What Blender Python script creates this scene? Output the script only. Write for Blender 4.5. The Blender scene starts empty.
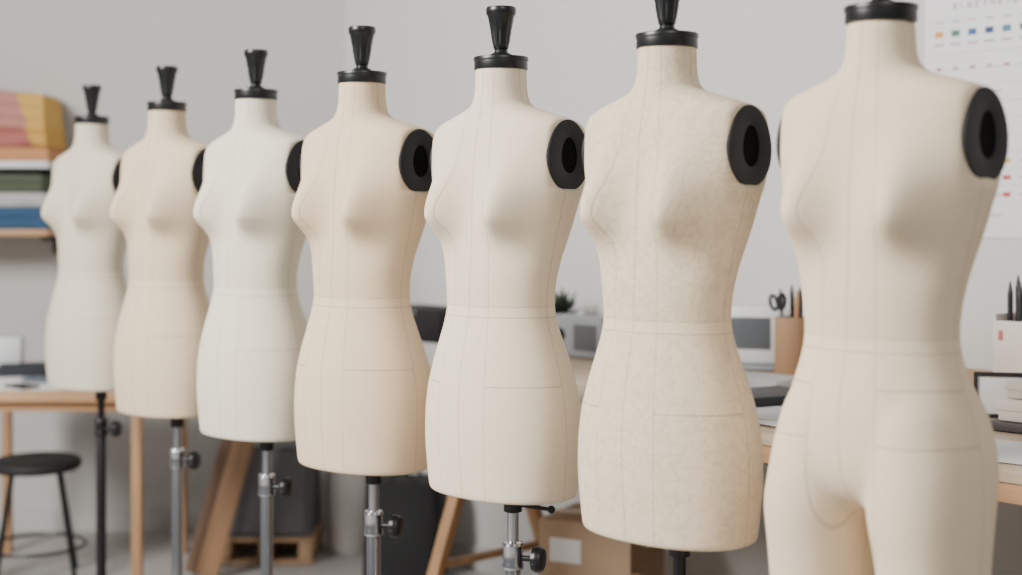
import bpy, bmesh, math, random
from mathutils import Vector, Matrix
random.seed(7)
FPX=1400.0; H=1.35; HOR=214.0
S=bpy.context.scene
def lin(c):
    return tuple(((v/255)/12.92 if v/255<=0.04045 else (((v/255)+0.055)/1.055)**2.4) for v in c)+(1.0,)
# ---------------- materials
def new_mat(name):
    m=bpy.data.materials.new(name); m.use_nodes=True
    nt=m.node_tree; b=nt.nodes['Principled BSDF']
    return m,nt,b
def mat(name,col,rough=0.6,metal=0.0,var=0.06,scale=12,bump=0.0,bscale=80,spec=0.5):
    m,nt,b=new_mat(name)
    c=lin(col)
    tc=nt.nodes.new('ShaderNodeTexCoord'); n=nt.nodes.new('ShaderNodeTexNoise')
    n.inputs['Scale'].default_value=scale; n.inputs['Detail'].default_value=4
    nt.links.new(tc.outputs['Object'],n.inputs['Vector'])
    r=nt.nodes.new('ShaderNodeMapRange'); r.inputs[3].default_value=1-var; r.inputs[4].default_value=1+var
    nt.links.new(n.outputs['Fac'],r.inputs[0])
    mx=nt.nodes.new('ShaderNodeVectorMath'); mx.operation='SCALE'; mx.inputs[0].default_value=c[:3]
    nt.links.new(r.outputs[0],mx.inputs['Scale']); nt.links.new(mx.outputs[0],b.inputs['Base Color'])
    b.inputs['Roughness'].default_value=rough; b.inputs['Metallic'].default_value=metal
    b.inputs['Specular IOR Level'].default_value=spec
    if bump>0:
        n2=nt.nodes.new('ShaderNodeTexNoise'); n2.inputs['Scale'].default_value=bscale
        nt.links.new(tc.outputs['Object'],n2.inputs['Vector'])
        bp=nt.nodes.new('ShaderNodeBump'); bp.inputs['Strength'].default_value=bump; bp.inputs['Distance'].default_value=0.002
        nt.links.new(n2.outputs['Fac'],bp.inputs['Height']); nt.links.new(bp.outputs[0],b.inputs['Normal'])
    return m
def wood(name,col,axis='X'):
    m,nt,b=new_mat(name); c=lin(col)
    tc=nt.nodes.new('ShaderNodeTexCoord'); mp=nt.nodes.new('ShaderNodeMapping')
    sc={'X':(1.5,25,25),'Y':(25,1.5,25),'Z':(25,25,1.5)}[axis]
    mp.inputs['Scale'].default_value=sc
    n=nt.nodes.new('ShaderNodeTexNoise'); n.inputs['Scale'].default_value=1.5; n.inputs['Detail'].default_value=6
    nt.links.new(tc.outputs['Object'],mp.inputs[0]); nt.links.new(mp.outputs[0],n.inputs['Vector'])
    cr=nt.nodes.new('ShaderNodeValToRGB')
    cr.color_ramp.elements[0].position=.3; cr.color_ramp.elements[1].position=.7
    cr.color_ramp.elements[0].color=(c[0]*.78,c[1]*.75,c[2]*.70,1); cr.color_ramp.elements[1].color=(c[0]*1.08,c[1]*1.08,c[2]*1.08,1)
    nt.links.new(n.outputs['Fac'],cr.inputs[0]); nt.links.new(cr.outputs[0],b.inputs['Base Color'])
    b.inputs['Roughness'].default_value=.5
    return m
def fabric(name,col,mott=0.03,crack=0.0,waist=H-.18,pants=False):
    m,nt,b=new_mat(name); c=lin(col); N=nt.nodes; L=nt.links
    def math_(op,a,bb=None,clamp=False):
        n=N.new('ShaderNodeMath'); n.operation=op; n.use_clamp=clamp
        for i,v in enumerate((a,bb)):
            if v is None: continue
            if isinstance(v,(int,float)): n.inputs[i].default_value=v
            else: L.new(v,n.inputs[i])
        return n.outputs[0]
    tc=N.new('ShaderNodeTexCoord'); sp=N.new('ShaderNodeSeparateXYZ'); L.new(tc.outputs['Object'],sp.inputs[0])
    x,y,z=sp.outputs
    ny=math_('MULTIPLY',y,-1.0)
    phi=math_('ABSOLUTE',math_('ARCTAN2',x,ny))
    r=math_('SQRT',math_('ADD',math_('MULTIPLY',x,x),math_('MULTIPLY',y,y)))
    mask=None
    for p,st in ((0.0,.9),(0.50,.65),(math.pi/2,.8),(math.pi,.8)):
        dd=math_('MULTIPLY',math_('ABSOLUTE',math_('SUBTRACT',phi,p)),r)
        k=math_('MULTIPLY',math_('SUBTRACT',1.0,math_('DIVIDE',dd,0.0015),True),st)
        mask=k if mask is None else math_('MAXIMUM',mask,k)
    lines=[(waist,0,9,.5),(waist-.020,0,9,.9),(waist-.150,.50,1.57,1.0)]
    if pants: lines.append((waist-.072,.50,1.57,1.0))
    for zz,lo,hi,st in lines:
        k=math_('SUBTRACT',1.0,math_('DIVIDE',math_('ABSOLUTE',math_('SUBTRACT',z,zz)),0.0015),True)
        k=math_('MULTIPLY',k,math_('MULTIPLY',math_('GREATER_THAN',phi,lo),math_('LESS_THAN',phi,hi)))
        k=math_('MULTIPLY',k,st)
        mask=math_('MAXIMUM',mask,k)
    band=math_('MULTIPLY',math_('LESS_THAN',z,waist),math_('GREATER_THAN',z,waist-.020))
    upper=math_('GREATER_THAN',z,waist)
    n=N.new('ShaderNodeTexNoise'); n.inputs['Scale'].default_value=7; n.inputs['Detail'].default_value=5
    L.new(tc.outputs['Object'],n.inputs['Vector'])
    n2=N.new('ShaderNodeTexNoise'); n2.inputs['Scale'].default_value=34; n2.inputs['Detail'].default_value=9; n2.inputs['Roughness'].default_value=.55; n2.inputs['Distortion'].default_value=.8
    L.new(tc.outputs['Object'],n2.inputs['Vector'])
    vein=math_('SUBTRACT',1.0,math_('MULTIPLY',math_('ABSOLUTE',math_('SUBTRACT',n2.outputs['Fac'],.5)),24.0),True)
    notband=math_('SUBTRACT',1.0,band)
    f=math_('ADD',1.0,math_('MULTIPLY',math_('SUBTRACT',n.outputs['Fac'],.5),mott*2))
    f=math_('SUBTRACT',f,math_('MULTIPLY',math_('MULTIPLY',vein,notband),crack))
    f=math_('SUBTRACT',f,math_('MULTIPLY',mask,.36))
    f=math_('ADD',f,math_('MULTIPLY',band,.01))
    f=math_('SUBTRACT',f,math_('MULTIPLY',upper,.045))
    v=N.new('ShaderNodeVectorMath'); v.operation='SCALE'; v.inputs[0].default_value=c[:3]; L.new(f,v.inputs['Scale'])
    L.new(v.outputs[0],b.inputs['Base Color'])
    b.inputs['Roughness'].default_value=.88; b.inputs['Specular IOR Level'].default_value=.15
    w=N.new('ShaderNodeTexNoise'); w.inputs['Scale'].default_value=380; L.new(tc.outputs['Object'],w.inputs['Vector'])
    hgt=math_('SUBTRACT',math_('MULTIPLY',w.outputs['Fac'],.3),math_('MULTIPLY',mask,.9))
    hgt=math_('ADD',hgt,math_('MULTIPLY',n.outputs['Fac'],.9))
    hgt=math_('ADD',hgt,math_('MULTIPLY',vein,-crack*2.5))
    bp=N.new('ShaderNodeBump'); bp.inputs['Strength'].default_value=.45; bp.inputs['Distance'].default_value=.002
    L.new(hgt,bp.inputs['Height']); L.new(bp.outputs[0],b.inputs['Normal'])
    return m
M_black=mat('black_plastic',(20,20,22),.35)
M_blackmatte=mat('black_matte',(30,30,32),.7)
M_plate=mat('plate_black',(34,33,34),.6,spec=.3)
M_hole=mat('hole_black',(13,12,13),.9,spec=.1)
M_chrome=mat('chrome',(196,198,202),.2,1.0,.02)
M_kraft=mat('kraft',(172,136,104),.8,bump=.2)
M_card=mat('cardboard',(156,124,98),.85,bump=.2)
M_paper=mat('paper',(230,230,228),.8,var=.02)
M_white=mat('white_plastic',(214,216,218),.45,var=.02)
M_grey=mat('grey_plastic',(146,150,154),.5)
M_dgrey=mat('charcoal_felt',(92,93,95),.9,bump=.4,bscale=300)
M_screen=mat('screen_glass',(88,94,100),.15)
M_oak=wood('oak',(190,148,108),'X')
M_oakz=wood('oak_vertical',(184,144,106),'Z')
M_pine=wood('pine',(180,148,116),'X')
M_brown=wood('brown_wood',(154,120,90),'Z')
M_green=mat('leaf',(48,62,50),.6)
# ---------------- mesh helpers
def link(o,parent=None):
    S.collection.objects.link(o)
    if parent is not None: o.parent=parent
    return o
def obj_from_bm(bm,name,mats,parent=None,smooth=True,loc=(0,0,0),rz=0.0):
    me=bpy.data.meshes.new(name); bmesh.ops.recalc_face_normals(bm,faces=bm.faces[:]); bm.to_mesh(me); bm.free()
    for m in (mats if isinstance(mats,(list,tuple)) else [mats]): me.materials.append(m)
    if smooth:
        for p in me.polygons: p.use_smooth=True
        try: me.set_sharp_from_angle(angle=math.radians(38))
        except Exception: pass
    o=bpy.data.objects.new(name,me); o.location=loc; o.rotation_euler=(0,0,rz)
    return link(o,parent)
def meta(o,label,cat,group=None,kind=None):
    o['label']=label; o['category']=cat
    if group: o['group']=group
    if kind: o['kind']=kind
def empty(name,loc,rz=0.0):
    o=bpy.data.objects.new(name,None); o.empty_display_size=.1; o.location=loc; o.rotation_euler=(0,0,rz); return link(o)
def box_bm(bm,cx,cy,cz,sx,sy,sz,bev=.003,rot=None,mi=0):
    r=bmesh.ops.create_cube(bm,size=1.0)
    vs=r['verts']
    for v in vs: v.co=Vector((v.co.x*sx,v.co.y*sy,v.co.z*sz))
    if bev>0:
        es=list({e for v in vs for e in v.link_edges})
        rr=bmesh.ops.bevel(bm,geom=es,offset=bev,segments=2,affect='EDGES',profile=.5)
        fs=set(rr['faces']); vs=list({v for v in rr['verts']}|{v for f in fs for v in f.verts})
        allv=set(vs); stack=list(vs)
        while stack:
            v=stack.pop()
            for e in v.link_edges:
                w=e.other_vert(v)
                if w not in allv: allv.add(w); stack.append(w)
        vs=list(allv)
    M=Matrix.Translation((cx,cy,cz))@(rot.to_4x4() if rot is not None else Matrix.Identity(4))
    for v in vs: v.co=M@v.co
    if mi:
        for f in {f for v in vs for f in v.link_faces}: f.material_index=mi
    return vs
def box(name,c,s,m,parent=None,bev=.003,rz=0.0,rot=None):
    bm=bmesh.new(); box_bm(bm,0,0,0,*s,bev=bev,rot=rot)
    return obj_from_bm(bm,name,m,parent,True,c,rz)
def lathe_bm(bm,prof,n=32,c=(0,0,0),flute=None,mat4=None):
    rings=[]
    for r,z in prof:
        ring=[]
        for i in range(n):
            a=2*math.pi*i/n; rr=r
            if flute: rr=r*(1-flute(z)*(0.5+0.5*math.cos(a*12)))
            co=Vector((c[0]+rr*math.cos(a),c[1]+rr*math.sin(a),c[2]+z))
            if mat4 is not None: co=mat4@co
            ring.append(bm.verts.new(co))
        rings.append(ring)
    for k in range(len(rings)-1):
        for i in range(n):
            j=(i+1)%n
            bm.faces.new((rings[k][i],rings[k][j],rings[k+1][j],rings[k+1][i]))
    bm.faces.new(rings[0]); bm.faces.new(rings[-1])
def rod_bm(bm,p,q,r,n=16,r2=None):
    p=Vector(p); q=Vector(q); d=q-p; L=d.length
    rot=d.to_track_quat('Z','Y').to_matrix().to_4x4()
    lathe_bm(bm,[(r,0),(r if r2 is None else r2,L)],n,mat4=Matrix.Translation(p)@rot)
def beam_bm(bm,p,q,w,t,bev=.003):
    p=Vector(p); q=Vector(q); d=q-p
    rot=d.to_track_quat('Z','Y').to_matrix()
    box_bm(bm,*((p+q)/2),w,t,d.length,bev=bev,rot=rot)
def pchip(xs,ys):
    n=len(xs); h=[xs[i+1]-xs[i] for i in range(n-1)]; dl=[(ys[i+1]-ys[i])/h[i] for i in range(n-1)]
    m=[0]*n; m[0]=dl[0]; m[-1]=dl[-1]
    for i in range(1,n-1):
        if dl[i-1]*dl[i]<=0: m[i]=0
        else:
            w1=2*h[i]+h[i-1]; w2=h[i]+2*h[i-1]; m[i]=(w1+w2)/(w1/dl[i-1]+w2/dl[i])
    def f(x):
        x=min(max(x,xs[0]),xs[-1]); i=0
        while i<n-2 and x>xs[i+1]: i+=1
        t=(x-xs[i])/h[i]
        return (2*t**3-3*t*t+1)*ys[i]+(t**3-2*t*t+t)*h[i]*m[i]+(-2*t**3+3*t*t)*ys[i+1]+(t**3-t*t)*h[i]*m[i+1]
    return f
# ---------------- dress form geometry (h = height relative to 1.35 m)
PR=[(.290,.050,.051,.052,2.0),(.25,.051,.052,.054,2.0),(.228,.055,.055,.058,2.0),(.216,.063,.058,.063,2.0),(.208,.079,.061,.068,2.0),
(.200,.106,.064,.075,2.1),(.191,.136,.068,.083,2.2),(.182,.159,.073,.092,2.4),(.168,.175,.079,.100,2.6),(.14,.182,.084,.107,2.6),(.10,.182,.088,.112,2.5),
(.06,.175,.091,.112,2.4),(.02,.163,.092,.106,2.3),(-.02,.153,.092,.098,2.2),(-.06,.142,.091,.090,2.15),(-.10,.132,.090,.084,2.1),(-.15,.123,.089,.081,2.1),(-.18,.121,.089,.082,2.1),
(-.21,.125,.094,.087,2.1),(-.25,.137,.103,.100,2.1),(-.30,.153,.113,.116,2.15),(-.35,.165,.119,.126,2.2),(-.40,.171,.120,.130,2.25),(-.45,.172,.118,.128,2.3),(-.50,.169,.114,.122,2.3),(-.56,.163,.108,.114,2.3)]
PR=sorted(PR)
fs=[pchip([p[0] for p in PR],[p[k] for p in PR]) for k in range(1,5)]
def sstep(a,b,x):
    t=min(max((x-a)/(b-a),0),1); return t*t*(3-2*t)
ARM=.160
def yc(h): return .012*sstep(-.15,0,h)*(1-sstep(.17,.225,h))
def sect(h,N,scale=1.0,flat=0.0):
    a,bf,bb,n0=[f(h) for f in fs]; out=[]
    a*=scale; bf*=scale*(1-flat); bb*=scale; off=yc(h)
    for i in range(N):
        p=2*math.pi*i/N; s=math.sin(p); c=math.cos(p)
        n=n0 if c<0 else 2+(n0-2)*.55
        nx=2+(n0-2)*.78
        x=a*math.copysign(abs(s)**(2/nx),s)
        b=bf if c>=0 else bb
        y=-b*math.copysign(abs(c)**(2/n),c)+off
        if c>0:
            dz=h+.002; sz=.088 if dz>0 else .046
            for sg in (-1,1):
                dx=(x-sg*.077)
                sx=.050 if dx*sg>0 else .041
                r_=math.sqrt((dx/sx)**2+(dz/sz)**2+.010)
                g=.78*math.exp(-r_**2.1)+.22*math.exp(-(r_*1.5)**1.4)
                y-=.060*g*c**.25
                x+=sg*.008*g
        lim=ARM+ (1-sstep(.030,.052,h))*.03
        if h>.025:
            k=.003; d=abs(x)
            if d>lim-.02:
                dd=lim-k*math.log(1+math.exp((lim-d)/k))
                x=math.copysign(dd,x)
        out.append((x,y))
    return out
def skin_rings(bm,rings):
    for k in range(len(rings)-1):
        n=len(rings[k])
        for i in range(n):
            j=(i+1)%n; bm.faces.new((rings[k][i],rings[k][j],rings[k+1][j],rings[k+1][i]))
    bm.faces.new(rings[0][::-1]); bm.faces.new(rings[-1])
def torso_bm(bm,bottom,tail,flat=False):
    N=200; rings=[]; hs=[]
    h=.289
    while h>bottom+tail[0][0]:
        hs.append((h,1.0)); h-= .0035 if h>-.06 else .0065
    hs+=[(bottom+o,s) for o,s in tail]
    for h,s in hs:
        fl=.16*sstep(-.26,-.42,h) if flat else 0
        rings.append([bm.verts.new((x,y,H+h)) for x,y in sect(h,N,s,fl)])
    skin_rings(bm,rings)
def torso_skirt(m):
    bm=bmesh.new()
    torso_bm(bm,-.552,[(.012,1.0),(.007,.998),(.004,.992),(.0015,.982),(.0003,.967),(0,.94),(.001,.5),(.001,.1)])
    return obj_from_bm(bm,'torso',m)
def torso_pants(m):
    bm=bmesh.new()
    tail=[(.10*(1-t/12),math.sqrt(max(0,1-(t/12)**3))*.97+.03) for t in range(12)]+[(0,.12)]
    torso_bm(bm,-.440,tail,True)
    hsL=[-.95,-.80,-.70,-.60,-.50,-.42,-.36,-.30,-.24]
    L=pchip(hsL,[.052,.058,.062,.067,.0735,.0815,.082,.076,.055])
    D=pchip(hsL,[.062,.071,.079,.088,.100,.112,.116,.110,.08])
    C_=pchip(hsL,[.092,.095,.0965,.0970,.0955,.0900,.083,.074,.068])
    for sg in (-1,1):
        rings=[]; hh=-.25
        while hh>-.86:
            a=L(hh); b=D(hh); cx=sg*C_(hh)-.006*sstep(-.36,-.46,hh); cy=.006-.010*sstep(-.32,-.46,hh)
            ring=[]
            for i in range(72):
                p=2*math.pi*i/72; s=math.sin(p); c=math.cos(p); n=2.1
                ring.append(bm.verts.new((cx+a*math.copysign(abs(s)**(2/n),s),cy-b*math.copysign(abs(c)**(2/n),c),H+hh)))
            rings.append(ring); hh-=.01
        skin_rings(bm,rings)
    o=obj_from_bm(bm,'torso',m)
    r=o.modifiers.new('Remesh','REMESH'); r.mode='VOXEL'; r.voxel_size=.0042; r.use_smooth_shade=True
    s=o.modifiers.new('Smooth','SMOOTH'); s.factor=.5; s.iterations=36
    return o
def build_parts(root,body,pole_m,pants=False,lever=False):
    body.parent=root
    bm=bmesh.new()
    lathe_bm(bm,[(.051,0),(.0530,.0008),(.0535,.002),(.0530,.017),(.0545,.0185),(.0548,.024),(.0540,.0255),(.02,.027)],56,(0,0,H+.286))
    obj_from_bm(bm,'neck_cap',M_black,root)
    bm=bmesh.new()
    fl=lambda z:.09 if .026<z<.080 else 0
    lathe_bm(bm,[(.0225,0),(.0235,.002),(.021,.006),(.0145,.009),(.0125,.014),(.0150,.018),(.0160,.024),(.0170,.027),(.0205,.048),(.0208,.052),(.0262,.080),(.0275,.083),(.0298,.087),(.0302,.095),(.0285,.0995),(.01,.1005)],72,(0,0,H+.312),flute=fl)
    obj_from_bm(bm,'finial',M_black,root)
    for sg in (-1,1):
        bm=bmesh.new(); n=64
        def oval(ay,az,x,cz=.113,cy=.019):
            out=[]
            for i in range(n):
                a=2*math.pi*i/n
                yy=ay*math.cos(a); zz=az*math.sin(a)
                yy*=1-.08*math.sin(a)
                out.append(bm.verts.new((sg*x,cy+yy,H+cz+zz)))
            return out
        rings=[oval(.055,.063,ARM-.014),oval(.0595,.0680,ARM-.005),oval(.0605,.0690,ARM+.0008),oval(.0590,.0675,ARM+.0028),oval(.024,.036,ARM+.0032),oval(.0225,.0345,ARM+.0024),oval(.022,.034,ARM+.0006)]
        for k in range(len(rings)-1):
            for i in range(n):
                j=(i+1)%n; f=bm.faces.new((rings[k][i],rings[k][j],rings[k+1][j],rings[k+1][i]))
                if k>=5: f.material_index=1
        f=bm.faces.new(rings[-1]); f.material_index=1
        bm.faces.new(rings[0])
        p=obj_from_bm(bm,'arm_plate',[M_plate,M_hole],root)
    py=.035
    bot=H-(.56 if not pants else .43)
    bm=bmesh.new(); lathe_bm(bm,[(.0115,.03),(.0115,bot+.02)],24,(0,py,0)); obj_from_bm(bm,'inner_pole',pole_m,root)
    bm=bmesh.new(); lathe_bm(bm,[(.0155,.03),(.0155,H-.70),(.0145,H-.698)],24,(0,py,0)); obj_from_bm(bm,'outer_tube',pole_m,root)
    bm=bmesh.new(); lathe_bm(bm,[(.016,0),(.021,.003),(.022,.010),(.020,.014),(.020,.045),(.022,.050),(.020,.056),(.013,.058)],28,(0,py,H-.715)); 
    obj_from_bm(bm,'pole_collar',M_black if pole_m is M_black else M_chrome,root)
    if not pants:
        bm=bmesh.new(); lathe_bm(bm,[(.014,-.046),(.0185,-.044),(.0185,-.014),(.030,-.008),(.032,0),(.032,.012)],28,(0,py,H-.553)); obj_from_bm(bm,'top_flange',M_black,root)
    bm=bmesh.new()
    d=Vector((.80,.35,0)).normalized(); c0=Vector((0,py,H-.690))
    rot=d.to_track_quat('Z','Y').to_matrix().to_4x4()
    lathe_bm(bm,[(.006,.015),(.006,.036),(.014,.040),(.024,.043),(.026,.050),(.026,.058),(.022,.064),(.01,.066)],28,mat4=Matrix.Translation(c0)@rot,flute=lambda z:.10 if z>.042 and z<.065 else 0)
    obj_from_bm(bm,'clamp_knob',M_black,root)
    if lever:
        bm=bmesh.new(); a=Vector((0,py,H-.583)); q=a+Vector((.085,.02,-.002)); rod_bm(bm,a,q,.004,12)
        bmesh.ops.create_uvsphere(bm,u_segments=16,v_segments=10,radius=.008,matrix=Matrix.Translation(q))
        obj_from_bm(bm,'height_lever',M_blackmatte,root)
    bm=bmesh.new(); lathe_bm(bm,[(.17,0),(.175,.004),(.175,.014),(.165,.020),(.08,.032),(.035,.045),(.024,.07),(.018,.075)],56,(0,py,0))
    obj_from_bm(bm,'stand_base',M_black,root)
forms=[
 (881,320,(232,212,183),.04,.03,'c','cream linen dress form with split thighs beside the wall chart'),
 (667,277,(230,211,182),.06,.13,'b','beige mottled-linen dress form with visible waist tape and black pole'),
 (501,241,(235,219,194),.04,.03,'c','pale cream dress form on chrome pole with height lever'),
 (362,218,(228,204,172),.04,.03,'c','tan-tinted cream dress form on chrome pole with black knob'),
 (256,191,(230,221,200),.03,.015,'c','off-white dress form on chrome pole, whitest of the row'),
 (167,172,(224,202,172),.03,.02,'c','warm tan dress form on chrome pole beside the wooden table'),
 (92,150,(222,211,189),.03,.015,'b','pale ivory dress form on black pole by the wooden table'),
]
skirt_data=None
for i,(cx,s,col,mo,cr,pl,lab) in enumerate(forms):
    Y=672.0/s; X=(cx-511)/FPX*Y
    beta=math.atan2(X,Y); th=math.radians(43)+beta*.32
    root=empty('dress_form',(X,Y,0),-th)
    meta(root,lab,'dress form','row of tailor dress forms')
    fm=fabric('linen_form',col,mo,cr,pants=(i==0))
    if i==0: body=torso_pants(fm)
    else:
        if skirt_data is None:
            body=torso_skirt(fm); skirt_data=body.data
        else:
            me=skirt_data.copy(); me.materials.clear(); me.materials.append(fm)
            body=bpy.data.objects.new('torso',me); link(body)
    build_parts(root,body,M_chrome if pl=='c' else M_black,pants=(i==0),lever=(i==2))
# ---------------- room
d=Vector((-.665,.747,0)); n=Vector((.747,.665,0)); F4=Vector((-.328,3.08,0)); WD=1.64; RZ=-math.atan2(.747,.665)
def dp(px,nd,z=0.0):
    k=(px-511)/FPX; Z=(1.803+nd)/(.747*k+.665); return Vector((k*Z,Z,z))
C=dp(345,WD)
def strct(o): o['kind']='structure'; return o
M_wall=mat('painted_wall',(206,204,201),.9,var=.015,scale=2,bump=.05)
M_wall_shaded=mat('painted_wall_shaded',(192,190,187),.9,var=.015,scale=2,bump=.05)  # same wall paint, darkened so the left wall's dimmer light sits in its colour
M_floor=mat('concrete_floor',(162,159,156),.55,var=.08,scale=3,bump=.1,bscale=20)
M_base=mat('baseboard_paint',(190,188,186),.6,var=.01)
def vbox(name,p,q,th,z0,z1,m):
    p=Vector(p); q=Vector(q); t=(q-p).normalized(); nn=Vector((-t.y,t.x,0))*th
    bm=bmesh.new(); v=[]
    for z in (z0,z1):
        for a in (p,q,q+nn,p+nn): v.append(bm.verts.new((a.x,a.y,z)))
    for f in ((0,1,2,3),(4,5,6,7),(0,1,5,4),(1,2,6,5),(2,3,7,6),(3,0,4,7)): bm.faces.new([v[k] for k in f])
    return strct(obj_from_bm(bm,name,m,None,False))
R_end=C-d*7.0
L_end=Vector((-4.2,C.y,0))
vbox('wall_right',C,R_end,.12,0,3.2,M_wall)
vbox('wall_left',L_end,C,.12,0,3.2,M_wall_shaded)
vbox('baseboard_left',L_end+Vector((0,-.014,0)),C+Vector((0,-.014,0)),.013,0,.09,M_base)
vbox('baseboard_right',C-n*.014,R_end-n*.014,.013,0,.09,M_base)
strct(box('floor',(0,2.5,-.05),(12,9,.1),M_floor,bev=0))
# ---------------- wall chart
pc=dp(925,WD-.003); pw,ph=.56,.86; zb=1.287
root=empty('wall_chart',(pc.x-d.x*pw/2,pc.y-d.y*pw/2,zb),RZ); meta(root,'white printed swatch chart with rows of small coloured squares','poster')
box('chart_sheet',(0,0,ph/2),(pw,.003,ph),mat('chart_paper',(230,230,232),.6,var=.01),root,bev=.0005)
cols=[(214,150,70),(60,120,90),(60,90,160),(40,60,120),(70,120,150),(60,70,110),(190,60,60),(120,160,130),(200,180,90),(90,110,170)]
cm=[mat('ink_swatch',c,.6,var=.02) for c in cols]; inkm=mat('ink_grey',(150,150,155),.7,var=.02); redm=mat('ink_red',(190,84,80),.7); gridm=mat('ink_pale',(200,200,205),.7,var=.02)
bm=bmesh.new()
def mark(x,z,w,h,mi): box_bm(bm,x,-.0022,z,w,.0012,h,bev=0,mi=mi)
for k in range(9):
    mark(-.235+k*.050,ph-.305,.024,.017,k%10)
    mark(-.235+k*.050,ph-.334,.028,.004,10)
    mark(-.235+k*.050,ph-.272,.024,.003,10)
    mark(-.235+k*.050,ph-.40,.014,.006,10 if k%2 else 6)
def letter(ch,x,z,h=.015,w=.010,t=.0025):
    def v(xx): mark(x+xx,z,t,h,10)
    def hz(zz,ww=w,xo=w/2): mark(x+xo,z+zz,ww,t,10)
    if ch in 'EFLHI': v(0)
    if ch in 'EC': hz(h/2-t/2); hz(-h/2+t/2)
    if ch=='C': v(0)
    if ch=='E': hz(0,w*.8,w*.4)
    if ch=='F': hz(h/2-t/2); hz(0,w*.8,w*.4)
    if ch=='L': hz(-h/2+t/2)
    if ch=='H': v(w); hz(0)
    if ch=='T': hz(h/2-t/2); v(w/2)
for k,ch in enumerate('EIECTHETLETTE'): letter(ch,-.19+k*.022,ph-.232)
for r in range(9):
    mark(0,ph-.36-r*.045,.50,.0016,12)
for r in range(7):
    zz=ph-.47-r*.055
    mark(-.20+.01*(r%2),zz,.06,.003,10); mark(-.08,zz,.06,.003,10)
    mark(-.20,zz-.014,.045,.003,10); mark(.10,zz,.10,.003,10)
for r in range(3):
    mark(-.035,.115+r*.045,.022,.012,11 if r!=2 else 8); mark(.02,.115+r*.045,.04,.003,10)
    mark(.10,.115+r*.045,.030,.012,(r*3+1)%10)
obj_from_bm(bm,'chart_print',cm+[inkm,redm,gridm],root,False)
# ---------------- work table beside the right wall
TZ=.90
A=dp(335,.50)
tlen=5.6
root=empty('work_table',(A.x,A.y,0),RZ); meta(root,'long oak-edged cutting table with pale top and wooden trestle legs','table')
dep=1.10
bm=bmesh.new(); box_bm(bm,tlen/2,dep/2,TZ-.014,tlen,dep,.024,.002)
obj_from_bm(bm,'tabletop_panel',wood('maple_top',(200,180,156),'X'),root)
bm=bmesh.new(); box_bm(bm,tlen/2,dep/2,TZ-.045,tlen-.01,dep-.01,.036,.002); obj_from_bm(bm,'tabletop_edge',M_oak,root)
for k,xx in enumerate((1.60,3.6)):
    bm=bmesh.new(); box_bm(bm,xx,.05,(TZ-.063)/2,.034,.05,TZ-.063,.003); obj_from_bm(bm,'leg',M_oakz,root)
    bm=bmesh.new(); box_bm(bm,xx,dep-.06,(TZ-.063)/2,.034,.05,TZ-.063,.003); obj_from_bm(bm,'leg',M_oakz,root)
xx=.08
for sg in (-1,1):
    bm=bmesh.new(); beam_bm(bm,(xx,.53+sg*.02,TZ-.065),(xx,.53+sg*.32,.012),.045,.030); obj_from_bm(bm,'trestle_leg',M_oakz,root)
bm=bmesh.new(); beam_bm(bm,(xx,.53-.22,.30),(xx,.53+.22,.30),.024,.022); obj_from_bm(bm,'trestle_brace',M_pine,root)
def top(name,p,label,cat,rz=RZ,group=None):
    o=empty(name,p,rz); meta(o,label,cat,group); return o
p=dp(754,1.42,TZ); r=top('desktop_monitor',p,'small pale-framed monitor with rounded corners beside the brown cup','monitor',-.35)
bm=bmesh.new(); box_bm(bm,0,0,.10,.20,.035,.168,.014); obj_from_bm(bm,'monitor_frame',M_white,r)
bm=bmesh.new(); box_bm(bm,-.012,-.019,.106,.125,.004,.092,.001); obj_from_bm(bm,'screen',M_screen,r)
bm=bmesh.new(); box_bm(bm,0,.01,.008,.14,.09,.014,.003); obj_from_bm(bm,'monitor_foot',M_grey,r)
def pencil_cup(p,rad,hh,m,label):
    r=top('pencil_cup',p,label,'pencil holder')
    bm=bmesh.new(); lathe_bm(bm,[(rad*.9,0),(rad,.01),(rad,hh),(rad-.004,hh),(rad-.004,.012),(.005,.010)],32); obj_from_bm(bm,'cup_body',m,r)
pencil_cup(dp(791,1.36,TZ),.045,.165,M_kraft,'tall kraft-brown cylinder pencil cup on the cutting table')
def pen(base,dx,dy,L,m,rr=.004,label='black pen standing in the pencil cup',name='pen'):
    b=Vector(base)+Vector((dx*.35,dy*.35,.014)); q=b+Vector((dx*1.0,dy,L))
    bm=bmesh.new(); rod_bm(bm,b,b+(q-b)*.9,rr); rod_bm(bm,b+(q-b)*.9,q,rr,r2=rr*.3)
    o=obj_from_bm(bm,name,m); meta(o,label,'pen','pens in cups')
cb=dp(791,1.36,TZ)
M_pk=mat('dark_pen',(40,40,46),.4); M_teal=mat('teal_plastic',(50,60,66),.4); M_wpen=mat('wood_pen',(180,136,100),.6)
for dx,dy,L,m in ((.015,.0,.235,M_pk),(.0,.014,.240,M_pk),(.006,-.014,.225,M_wpen),(.022,.010,.225,M_pk)):
    pen(cb+Vector((.006,0,0)),dx,dy,L,m,.0065,'dark pen standing in the brown cup' if m is M_pk else 'wooden pencil standing in the brown cup','pen' if m is M_pk else 'pencil')
pen(cb+Vector((-.012,.018,0)),-.010,.004,.228,M_pk,.006,'dark pen standing in the brown cup','pen')
r=top('scissors',cb+Vector((-.024,-.012,.02)),'dark-handled scissors standing upright in the pencil cup','scissors',0)
bm=bmesh.new(); beam_bm(bm,(0,0,.0),(-.010,0,.16),.010,.003,.001); beam_bm(bm,(.006,0.004,.0),(-.006,.004,.16),.010,.003,.001); obj_from_bm(bm,'blades',M_chrome,r)
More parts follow.
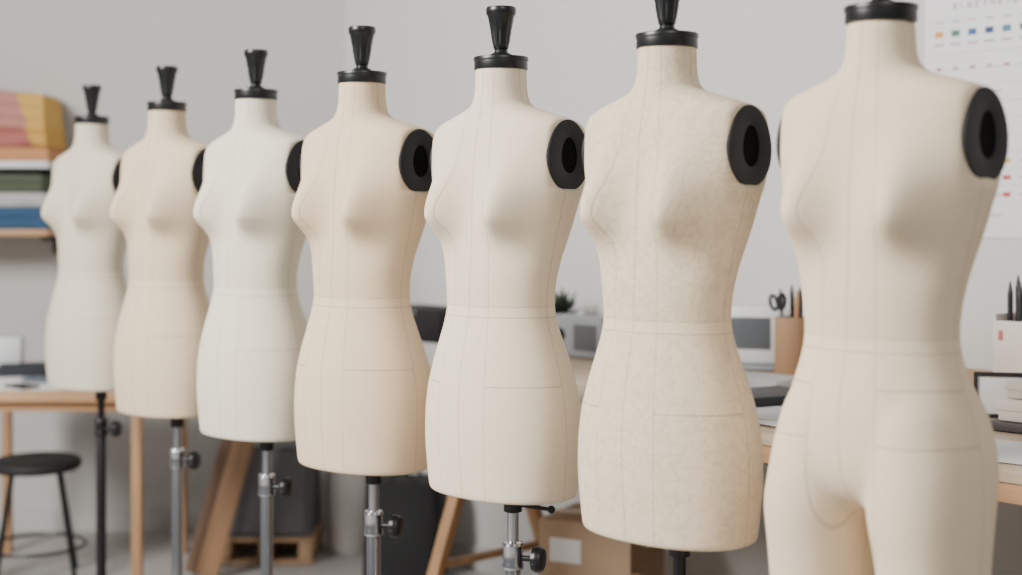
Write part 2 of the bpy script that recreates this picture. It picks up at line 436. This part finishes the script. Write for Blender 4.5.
for cx_,cz_,a_ in ((-.026,.185,.25),(-.004,.188,-.05)):
    bm=bmesh.new()
    R_=.0125; rr_=.0055; ring=[]
    for i in range(24):
        a=2*math.pi*i/24; row=[]
        for j in range(8):
            b_=2*math.pi*j/8
            u=(R_*.75+rr_*math.cos(b_))*math.cos(a); w_=(R_*1.6+rr_*math.cos(b_))*math.sin(a)
            uu=u*math.cos(a_)-w_*math.sin(a_); ww=u*math.sin(a_)+w_*math.cos(a_)
            row.append(bm.verts.new((cx_+uu,rr_*math.sin(b_),cz_+ww)))
        ring.append(row)
    for i in range(24):
        for j in range(8):
            i2=(i+1)%24; j2=(j+1)%8; bm.faces.new((ring[i][j],ring[i2][j],ring[i2][j2],ring[i][j2]))
    obj_from_bm(bm,'handle',M_teal if a_>0 else M_black,r)
r=top('radio',dp(583,1.30,TZ),'grey tabletop radio with round dial','radio')
bm=bmesh.new(); box_bm(bm,0,0,.065,.24,.08,.13,.012); obj_from_bm(bm,'radio_case',M_grey,r)
bm=bmesh.new(); box_bm(bm,.05,-.041,.065,.10,.004,.08,.001); obj_from_bm(bm,'speaker_grille',M_dgrey,r)
bm=bmesh.new(); lathe_bm(bm,[(.02,0),(.02,.01),(.017,.013)],24,mat4=Matrix.Translation((-.06,-.040,.07))@Matrix.Rotation(math.pi/2,4,'X')); obj_from_bm(bm,'dial',M_black,r)
r=top('potted_plant',dp(561,1.48,TZ),'small dark green leafy plant in a black pot','plant')
bm=bmesh.new(); lathe_bm(bm,[(.032,0),(.042,.09),(.045,.10),(.040,.10),(.036,.085)],28); obj_from_bm(bm,'pot',M_blackmatte,r)
bm=bmesh.new()
for k in range(60):
    a=random.uniform(0,6.28); el=random.uniform(.5,1.4); L=random.uniform(.08,.14)
    dirv=Vector((math.cos(a)*math.cos(el),math.sin(a)*math.cos(el),math.sin(el))); sd=Vector((-math.sin(a),math.cos(a),0))
    b0=Vector((0,0,.09)); pts=[]
    for t,wd in ((0,.002),(.35,.010),(.7,.010),(1,.0008)):
        c_=b0+dirv*L*t-Vector((0,0,.02*t*t)); pts.append((bm.verts.new(c_-sd*wd),bm.verts.new(c_+sd*wd)))
    for q in range(3): bm.faces.new((pts[q][0],pts[q][1],pts[q+1][1],pts[q+1][0]))
obj_from_bm(bm,'leaves',M_green,r)
r=top('storage_case',dp(430,1.30,TZ),'black hard case standing on the cutting table','case')
bm=bmesh.new(); box_bm(bm,0,0,.06,.30,.16,.12,.014); obj_from_bm(bm,'case_body',M_blackmatte,r)
bm=bmesh.new(); box_bm(bm,0,-.083,.10,.05,.01,.022,.002); obj_from_bm(bm,'case_latch',M_chrome,r)
def sheet(px,nd,w,l,rz,z=0.0,m=M_paper,th=.0015,name='paper_sheet',label='white paper pattern sheet lying on the cutting table',cat='paper'):
    o=box(name,dp(px,nd,TZ+z+th/2+.0004),(w,l,th),m,None,bev=min(.0004,th*.3),rz=RZ+rz); meta(o,label,cat,'papers on the table'); return o
sheet(760,.95,.42,.30,.2); sheet(800,.80,.30,.42,-.15,.002); sheet(748,.70,.30,.21,.4,.004)
sheet(1000,.66,.36,.24,.1)
o=box('book',dp(757,1.12,TZ+.013),(.21,.15,.025),mat('pale_cover',(196,196,194),.6),None,bev=.002,rz=RZ+.1); meta(o,'pale grey closed book on the cutting table','book','books on the table')
o=box('book',dp(765,.86,TZ+.018),(.16,.22,.02),mat('black_cover',(40,42,48),.5),None,bev=.002,rz=RZ-.2); meta(o,'black notebook on the cutting table','book','books on the table')
sp_=dp(1064,.97,TZ)
o=box('book',sp_+Vector((0,0,.010)),(.25,.17,.018),mat('dark_cover',(66,62,62),.5),None,bev=.002,rz=RZ+.05); meta(o,'dark grey hardback book beneath two pale boxes','book','books on the table')
for k,(w_,l_,h_,c_,rz_) in enumerate(((.22,.15,.045,(222,214,202),.02),(.19,.13,.035,(204,196,184),-.05))):
    z0=.0200+(0 if k==0 else .0465)
    r=top('lidded_box',sp_+Vector((0,0,z0)),'flat pale card box with lid, stacked on the table' if k==0 else 'small greige lidded box on top of another box','box',RZ+rz_,'stacked boxes')
    mm=mat('card_pale',c_,.7,var=.02)
    bm=bmesh.new(); box_bm(bm,0,0,h_*.5,w_-.006,l_-.006,h_-.001,.002); obj_from_bm(bm,'box_base',mm,r)
    bm=bmesh.new(); box_bm(bm,0,0,h_*.74,w_,l_,h_*.5,.002); obj_from_bm(bm,'box_lid',mm,r)
r=top('picture_frame',dp(1000,1.06,TZ),'small upright black-edged frame with blank white card','frame',-.25)
bm=bmesh.new()
for a,b_,c_,e_ in ((0,.004,.11,.008),(0,.096,.11,.008),(-.051,.05,.008,.084),(.051,.05,.008,.084)): box_bm(bm,a,0,b_,c_,.014,e_,.001)
obj_from_bm(bm,'frame_border',M_blackmatte,r)
bm=bmesh.new(); box_bm(bm,0,.001,.05,.094,.006,.084,.0005); obj_from_bm(bm,'frame_card',M_paper,r)
r=top('wooden_tray',dp(962,1.36,TZ),'shallow pale wooden tray with raised rims','tray')
bm=bmesh.new(); box_bm(bm,0,0,.006,.22,.20,.01,.001)
for a,b_,c_,e_ in ((0,-.096,.22,.010),(0,.096,.22,.010),(-.106,0,.010,.185),(.106,0,.010,.185)): box_bm(bm,a,b_,.033,c_,e_,.044,.001)
obj_from_bm(bm,'tray_body',M_pine,r)
ob=dp(1034,1.30,TZ)
r=top('desk_organizer',ob,'white card organiser box with a slanted front','desk organizer')
bm=bmesh.new()
for a,b_,c_,e_,h_ in ((0,-.05,.15,.006,.195),(0,.05,.15,.006,.23),(-.072,0,.006,.10,.21),(.072,0,.006,.10,.21),(0,0,.006,.10,.20)): box_bm(bm,a,b_,h_/2+.004,c_,e_,h_,.001)
box_bm(bm,0,0,.003,.15,.106,.006,.001)
obj_from_bm(bm,'organizer_body',mat('cream_card',(226,214,204),.7),r)
bm=bmesh.new(); box_bm(bm,-.055,-.0545,.165,.010,.002,.022,0); obj_from_bm(bm,'organizer_tag',mat('tag_red',(196,110,104),.7),r)
for u,v_,L,m in ((-.060,.0,.275,M_pk),(-.046,.012,.29,M_pk),(-.031,-.008,.275,M_pk),(-.037,.028,.29,M_wpen),(-.016,.005,.28,M_pk),(-.020,-.028,.27,M_pk),(.025,.0,.28,M_pk)):
    pen(ob+(-d)*u+n*v_,.0,.0,L,m,.0065,'dark marker standing in the organiser box' if m is M_pk else 'orange-brown pencil standing in the organiser box','pen' if m is M_pk else 'pencil')
# ---------------- under the table
def carton(p,w,dd,h,m,label,rz):
    r=top('cardboard_box',p,label,'box',rz,'cartons below the table')
    bm=bmesh.new(); box_bm(bm,0,0,h/2,w,dd,h,.004); obj_from_bm(bm,'box_body',m,r)
    bm=bmesh.new(); box_bm(bm,0,0,h+.0008,w+.002,.05,.0016,.0003); box_bm(bm,-w/2-.0008,0,h-.04,.0016,.05,.08,.0003); box_bm(bm,w/2+.0008,0,h-.04,.0016,.05,.08,.0003)
    obj_from_bm(bm,'packing_tape',mat('tape',(190,164,130),.3),r)
    bm=bmesh.new(); box_bm(bm,-w*.2,-dd/2-.0008,h*.80,w*.34,.0015,.07,.0003); obj_from_bm(bm,'paper_label',M_paper,r)
carton(dp(602,1.22),.30,.26,.44,mat('pale_card',(172,146,120),.85,bump=.2),'tall light-brown taped carton beneath the cutting table',RZ+.35)
carton(dp(652,.80),.30,.24,.40,M_card,'brown taped cardboard carton below the table edge',RZ+.1)
# ---------------- bag, bin, cabinet on pallet, boards
def pxp(px,Y,z=0.0): return Vector(((px-511)/FPX*Y,Y,z))
r=top('tote_bag',pxp(406,5.25),'boxy black fabric tote bag with handles on the floor','bag',-.15)
bm=bmesh.new(); rings=[]
for k in range(13):
    t=k/12; z=.36*t; w=.150-.006*t; dd=.11-.03*t
    rings.append([bm.verts.new((w*math.copysign(abs(math.cos(a))**.35,math.cos(a)),dd*math.copysign(abs(math.sin(a))**.35,math.sin(a))+.004*math.sin(9*t+3*a),z+.008*math.sin(2*a)*t)) for a in [2*math.pi*i/64 for i in range(64)]])
skin_rings(bm,rings); obj_from_bm(bm,'bag_body',mat('bag_black',(22,22,24),.8),r)
for sg in (-1,1):
    bm=bmesh.new(); pts=[Vector((-.07+.14*i/14,sg*.075,.31+.09*math.sin(math.pi*i/14))) for i in range(15)]
    for a,b_ in zip(pts,pts[1:]): rod_bm(bm,a,b_,.006,10)
    obj_from_bm(bm,'handle',M_black,r)
r=top('waste_bin',pxp(347,5.62),'light grey cylindrical waste bin with rolled rim','bin',0)
bm=bmesh.new(); lathe_bm(bm,[(.076,0),(.080,.006),(.084,.43),(.088,.434),(.088,.446),(.084,.45),(.079,.446),(.076,.02),(.01,.016)],40); obj_from_bm(bm,'bin_body',mat('bin_grey',(210,206,202),.5),r)
PY=5.55
r=top('wooden_pallet',pxp(272,PY),'small slatted pine pallet on the floor','pallet',0)
bm=bmesh.new()
for k in range(5): box_bm(bm,0,-.14+k*.07,.095,.37,.055,.014,.002)
for k in range(3): box_bm(bm,-.155+.155*k,0,.052,.05,.33,.07,.002)
for k in range(2): box_bm(bm,0,-.14+.28*k,.009,.37,.055,.014,.002)
obj_from_bm(bm,'pallet_slats',M_pine,r)
r=top('storage_cube',pxp(273,PY+.0,.1025),'dark grey felt storage cabinet on a slatted pallet','storage box',0)
bm=bmesh.new(); box_bm(bm,0,0,.175,.34,.30,.35,.006); obj_from_bm(bm,'cube_body',M_dgrey,r)
bm=bmesh.new(); box_bm(bm,0,-.152,.175,.30,.006,.31,.003); obj_from_bm(bm,'cube_door',mat('felt_panel',(104,104,106),.9,bump=.3,bscale=200),r)
for b_,y_,wd,ang,m,lab in ((206,5.16,.080,.26,M_brown,'wide honey-brown wooden board standing tilted beside the cabinet'),(190,5.22,.040,.26,mat('dark_board',(124,98,78),.6),'narrow dark brown wooden board standing tilted beside the cabinet')):
    p0=pxp(b_,y_,.018)
    bm=bmesh.new(); box_bm(bm,0,0,.47,wd,.020,.94,.0015)
    o=obj_from_bm(bm,'wooden_board',m); o.location=p0; o.rotation_euler=(-math.radians(6),ang,0); meta(o,lab,'board','boards beside the cabinet')
# ---------------- side table
TX0=pxp(-60,5.0).x; TX1=pxp(152,5.0).x
r=top('side_table',Vector(((TX0+TX1)/2,5.25,0)),'oak side table with square legs holding papers and fabric','table',0)
tw=TX1-TX0; TH=.725
bm=bmesh.new(); box_bm(bm,0,0,TH-.016,tw,.74,.032,.003); obj_from_bm(bm,'tabletop',wood('table_oak',(192,150,110),'X'),r)
for yy in (-.33,.33):
    bm=bmesh.new(); box_bm(bm,0,yy,TH-.05,tw-.1,.02,.035,.002); obj_from_bm(bm,'apron',M_oak,r)
for sx in (-1,1):
    for sy in (-1,1):
        bm=bmesh.new(); box_bm(bm,sx*(tw/2-.03),sy*.335,(TH-.033)/2,.034,.034,TH-.033,.003); obj_from_bm(bm,'leg',M_oakz,r)
def tb(name,px,Y,z,s,m,lab,cat,rz=0,bev=.002):
    p=pxp(px,Y,TH+z+s[2]/2+.0005); o=box(name,p,s,m,None,bev=bev,rz=rz); meta(o,lab,cat); return o
tb('paper_sheet',38,5.08,0,(.40,.26,.002),M_paper,'white pattern paper spread on the side table','paper',.1,.0005)
tb('paper_sheet',-5,5.25,.003,(.30,.24,.002),M_paper,'white paper sheet on the side table','paper',-.3,.0005)
tb('folded_cloth',34,5.42,0,(.26,.16,.045),mat('charcoal_cloth',(46,50,56),.9),'folded charcoal cloth on the side table','fabric',.25,.012)
tb('notebook',44,5.20,.006,(.14,.08,.012),mat('slate_cover',(90,98,110),.5),'slate-blue notebook on white paper','notebook',-.4)
tb('phone',22,5.02,.003,(.07,.13,.009),M_black,'black smartphone lying on white paper','phone',.9,.003)
tb('gift_box',8,5.44,.048,(.11,.10,.10),M_white,'small plain white box with lid','box',.15,.004)
SX=pxp(36,5.16); SH=.45
r=top('stool',SX,'low black round stool with splayed metal legs','stool',.3)
bm=bmesh.new(); lathe_bm(bm,[(.12,-.006),(.150,0),(.160,.008),(.163,.022),(.158,.034),(.145,.040),(.05,.037)],56,(0,0,SH-.04)); obj_from_bm(bm,'seat',M_blackmatte,r)
for k in range(4):
    a=math.pi/4+k*math.pi/2
    bm=bmesh.new(); rod_bm(bm,(math.cos(a)*.115,math.sin(a)*.115,SH-.04),(math.cos(a)*.20,math.sin(a)*.20,0),.009); obj_from_bm(bm,'leg',M_black,r)
bm=bmesh.new(); rr=.176; pts=[Vector((rr*math.cos(2*math.pi*i/40),rr*math.sin(2*math.pi*i/40),.13)) for i in range(41)]
for a,b_ in zip(pts,pts[1:]): rod_bm(bm,a,b_,.006,8)
obj_from_bm(bm,'foot_ring',M_black,r)
# ---------------- wall shelves with fabrics
WY=C.y
def zof(py,Y): return H-(py-HOR)/FPX*Y
sy=WY-.17; x0=pxp(-70,sy).x; x1=pxp(49,sy-.15).x
for py,m in ((168,M_white),(236,M_oak)):
    z=zof(py,sy-.15)
    r=top('wall_shelf',Vector(((x0+x1)/2,sy,z)),'thin %s wall shelf carrying folded fabrics'%('white' if m is M_white else 'honey oak'),'shelf',0)
    bm=bmesh.new(); box_bm(bm,0,0,.013,x1-x0,.33,.026,.002); obj_from_bm(bm,'shelf_board',m,r)
    for bx in (-.2,.2):
        bm=bmesh.new(); box_bm(bm,bx,.08,-.012,.02,.16,.02,.002); box_bm(bm,bx,.155,-.04,.02,.012,.08,.002); obj_from_bm(bm,'bracket',M_blackmatte,r)
def fabric_stack(xc,w,zb,hh,m,lab,layers=3,dep=.27,slant=0,amp=.008,wav=.0,endk=.05,endw=.02,skew=0):
    bm=bmesh.new(); rings=[]; nseg=36
    prof=[]; K=layers*8
    for i in range(K+1):
        t=i/K; prof.append((-dep/2-amp*abs(math.sin(t*layers*math.pi))**.6+amp*.8+.06*skew*t*t,hh*t,t))
    for i in range(K+1):
        t=1-i/K; prof.append((dep/2,hh*t,t))
    for k in range(nseg+1):
        u=-w/2+w*k/nseg
        e=math.exp(-(w/2-u)/endw)
        rings.append([bm.verts.new((u+slant*zz,yy+.004*math.sin(k*.5+zz*40)+skew*.012*math.sin(k*.28+zz*22),zz*(1-endk*e)-wav*t*(.5+.5*math.sin(k*.22+1.3*t)))) for yy,zz,t in prof])
    skin_rings(bm,rings)
    o=obj_from_bm(bm,'folded_fabric',m); o.location=(xc,sy,zb); meta(o,lab,'fabric','folded fabrics on the shelves'); return o
zl=zof(236,sy-.15)+.0265; zu=zof(168,sy-.15)+.0265; xm=(x0+x1)/2-.0; W=x1-x0-.02
fb=lambda nm,c: mat(nm,c,.9,var=.08,bump=.4,bscale=150)
px_m=FPX/(sy-.15)
fabric_stack(xm,W,zl,22/px_m,fb('blue_cloth',(48,80,112)),'deep blue folded fabric on the oak shelf',2)
fabric_stack(xm,W-.02,zl+22/px_m+.003,14/px_m,fb('grey_cloth',(172,172,170)),'light grey folded fabric on the shelf',1)
fabric_stack(xm-.01,W-.03,zl+36/px_m+.006,18/px_m,fb('olive_cloth',(76,84,68)),'dark olive folded fabric on the shelf',2)
fabric_stack(xm,W,zu,14/px_m,fb('tan_cloth',(186,132,90)),'rust orange folded fabric on the shelf',1)
m,nt,b=new_mat('patch_cloth'); N=nt.nodes
tc=N.new('ShaderNodeTexCoord'); sp=N.new('ShaderNodeSeparateXYZ'); nt.links.new(tc.outputs['Object'],sp.inputs[0])
def ramp(kz,stops,rng):
    ma=N.new('ShaderNodeMath'); ma.operation='MULTIPLY_ADD'; nt.links.new(sp.outputs[2],ma.inputs[0]); ma.inputs[1].default_value=kz; nt.links.new(sp.outputs[0],ma.inputs[2])
    mr=N.new('ShaderNodeMapRange'); mr.inputs[1].default_value=-rng; mr.inputs[2].default_value=rng; nt.links.new(ma.outputs[0],mr.inputs[0])
    cr=N.new('ShaderNodeValToRGB'); cr.color_ramp.interpolation='CONSTANT'
    cr.color_ramp.elements[0].color=lin(stops[0][1]); cr.color_ramp.elements[1].position=stops[1][0]; cr.color_ramp.elements[1].color=lin(stops[1][1])
    nt.links.new(mr.outputs[0],cr.inputs[0]); return cr.outputs[0]
up=ramp(.45,((0,(176,124,114)),(.915,(200,160,82))),W/2)
lo=ramp(.45,((0,(164,100,92)),(.885,(194,150,74))),W/2)
gt=N.new('ShaderNodeMath'); gt.operation='GREATER_THAN'; nt.links.new(sp.outputs[2],gt.inputs[0]); gt.inputs[1].default_value=.085
mixn=N.new('ShaderNodeMix'); mixn.data_type='RGBA'; nt.links.new(gt.outputs[0],mixn.inputs[0]); nt.links.new(lo,mixn.inputs[6]); nt.links.new(up,mixn.inputs[7])
nt.links.new(mixn.outputs[2],b.inputs['Base Color']); b.inputs['Roughness'].default_value=.9
fabric_stack(xm,W-.01,zu+14/px_m+.003,62/px_m,m,'thick stack of dusty pink and mustard folded fabric',4,.26,-.13,.012,.022,.08,.04,.6)
# ---------------- lights & world
w=bpy.data.worlds.new('World'); S.world=w; w.use_nodes=True
bg=w.node_tree.nodes['Background']; bg.inputs[0].default_value=(.98,.985,1.0,1); bg.inputs[1].default_value=.24
def area(loc,tgt,size,power,col):
    l=bpy.data.lights.new('area_lamp','AREA'); l.shape='RECTANGLE'; l.size=size[0]; l.size_y=size[1]; l.energy=power; l.color=col
    o=bpy.data.objects.new('key_fill_light',l); o.location=loc; o.rotation_euler=(Vector(tgt)-Vector(loc)).to_track_quat('-Z','Y').to_euler(); link(o)
area((-3.3,1.2,3.3),(.5,2.7,1.0),(1.6,1.4),430,(1,.98,.945))  # key lamp for the soft window light from the left
area((.8,-.8,3.6),(.9,3.4,1.2),(1.4,1.0),45,(1,.98,.95))  # added weak fill lamp behind the camera, stands for no window
# ---------------- camera
cd=bpy.data.cameras.new('camera'); cd.sensor_width=36; cd.lens=FPX/1022*36; cd.shift_y=-(287.5-HOR)/1022
cd.dof.use_dof=True; cd.dof.focus_distance=2.7; cd.dof.aperture_fstop=1.8
co=bpy.data.objects.new('camera',cd); co.location=(0,0,H); co.rotation_euler=(math.pi/2,0,0); link(co); S.camera=co
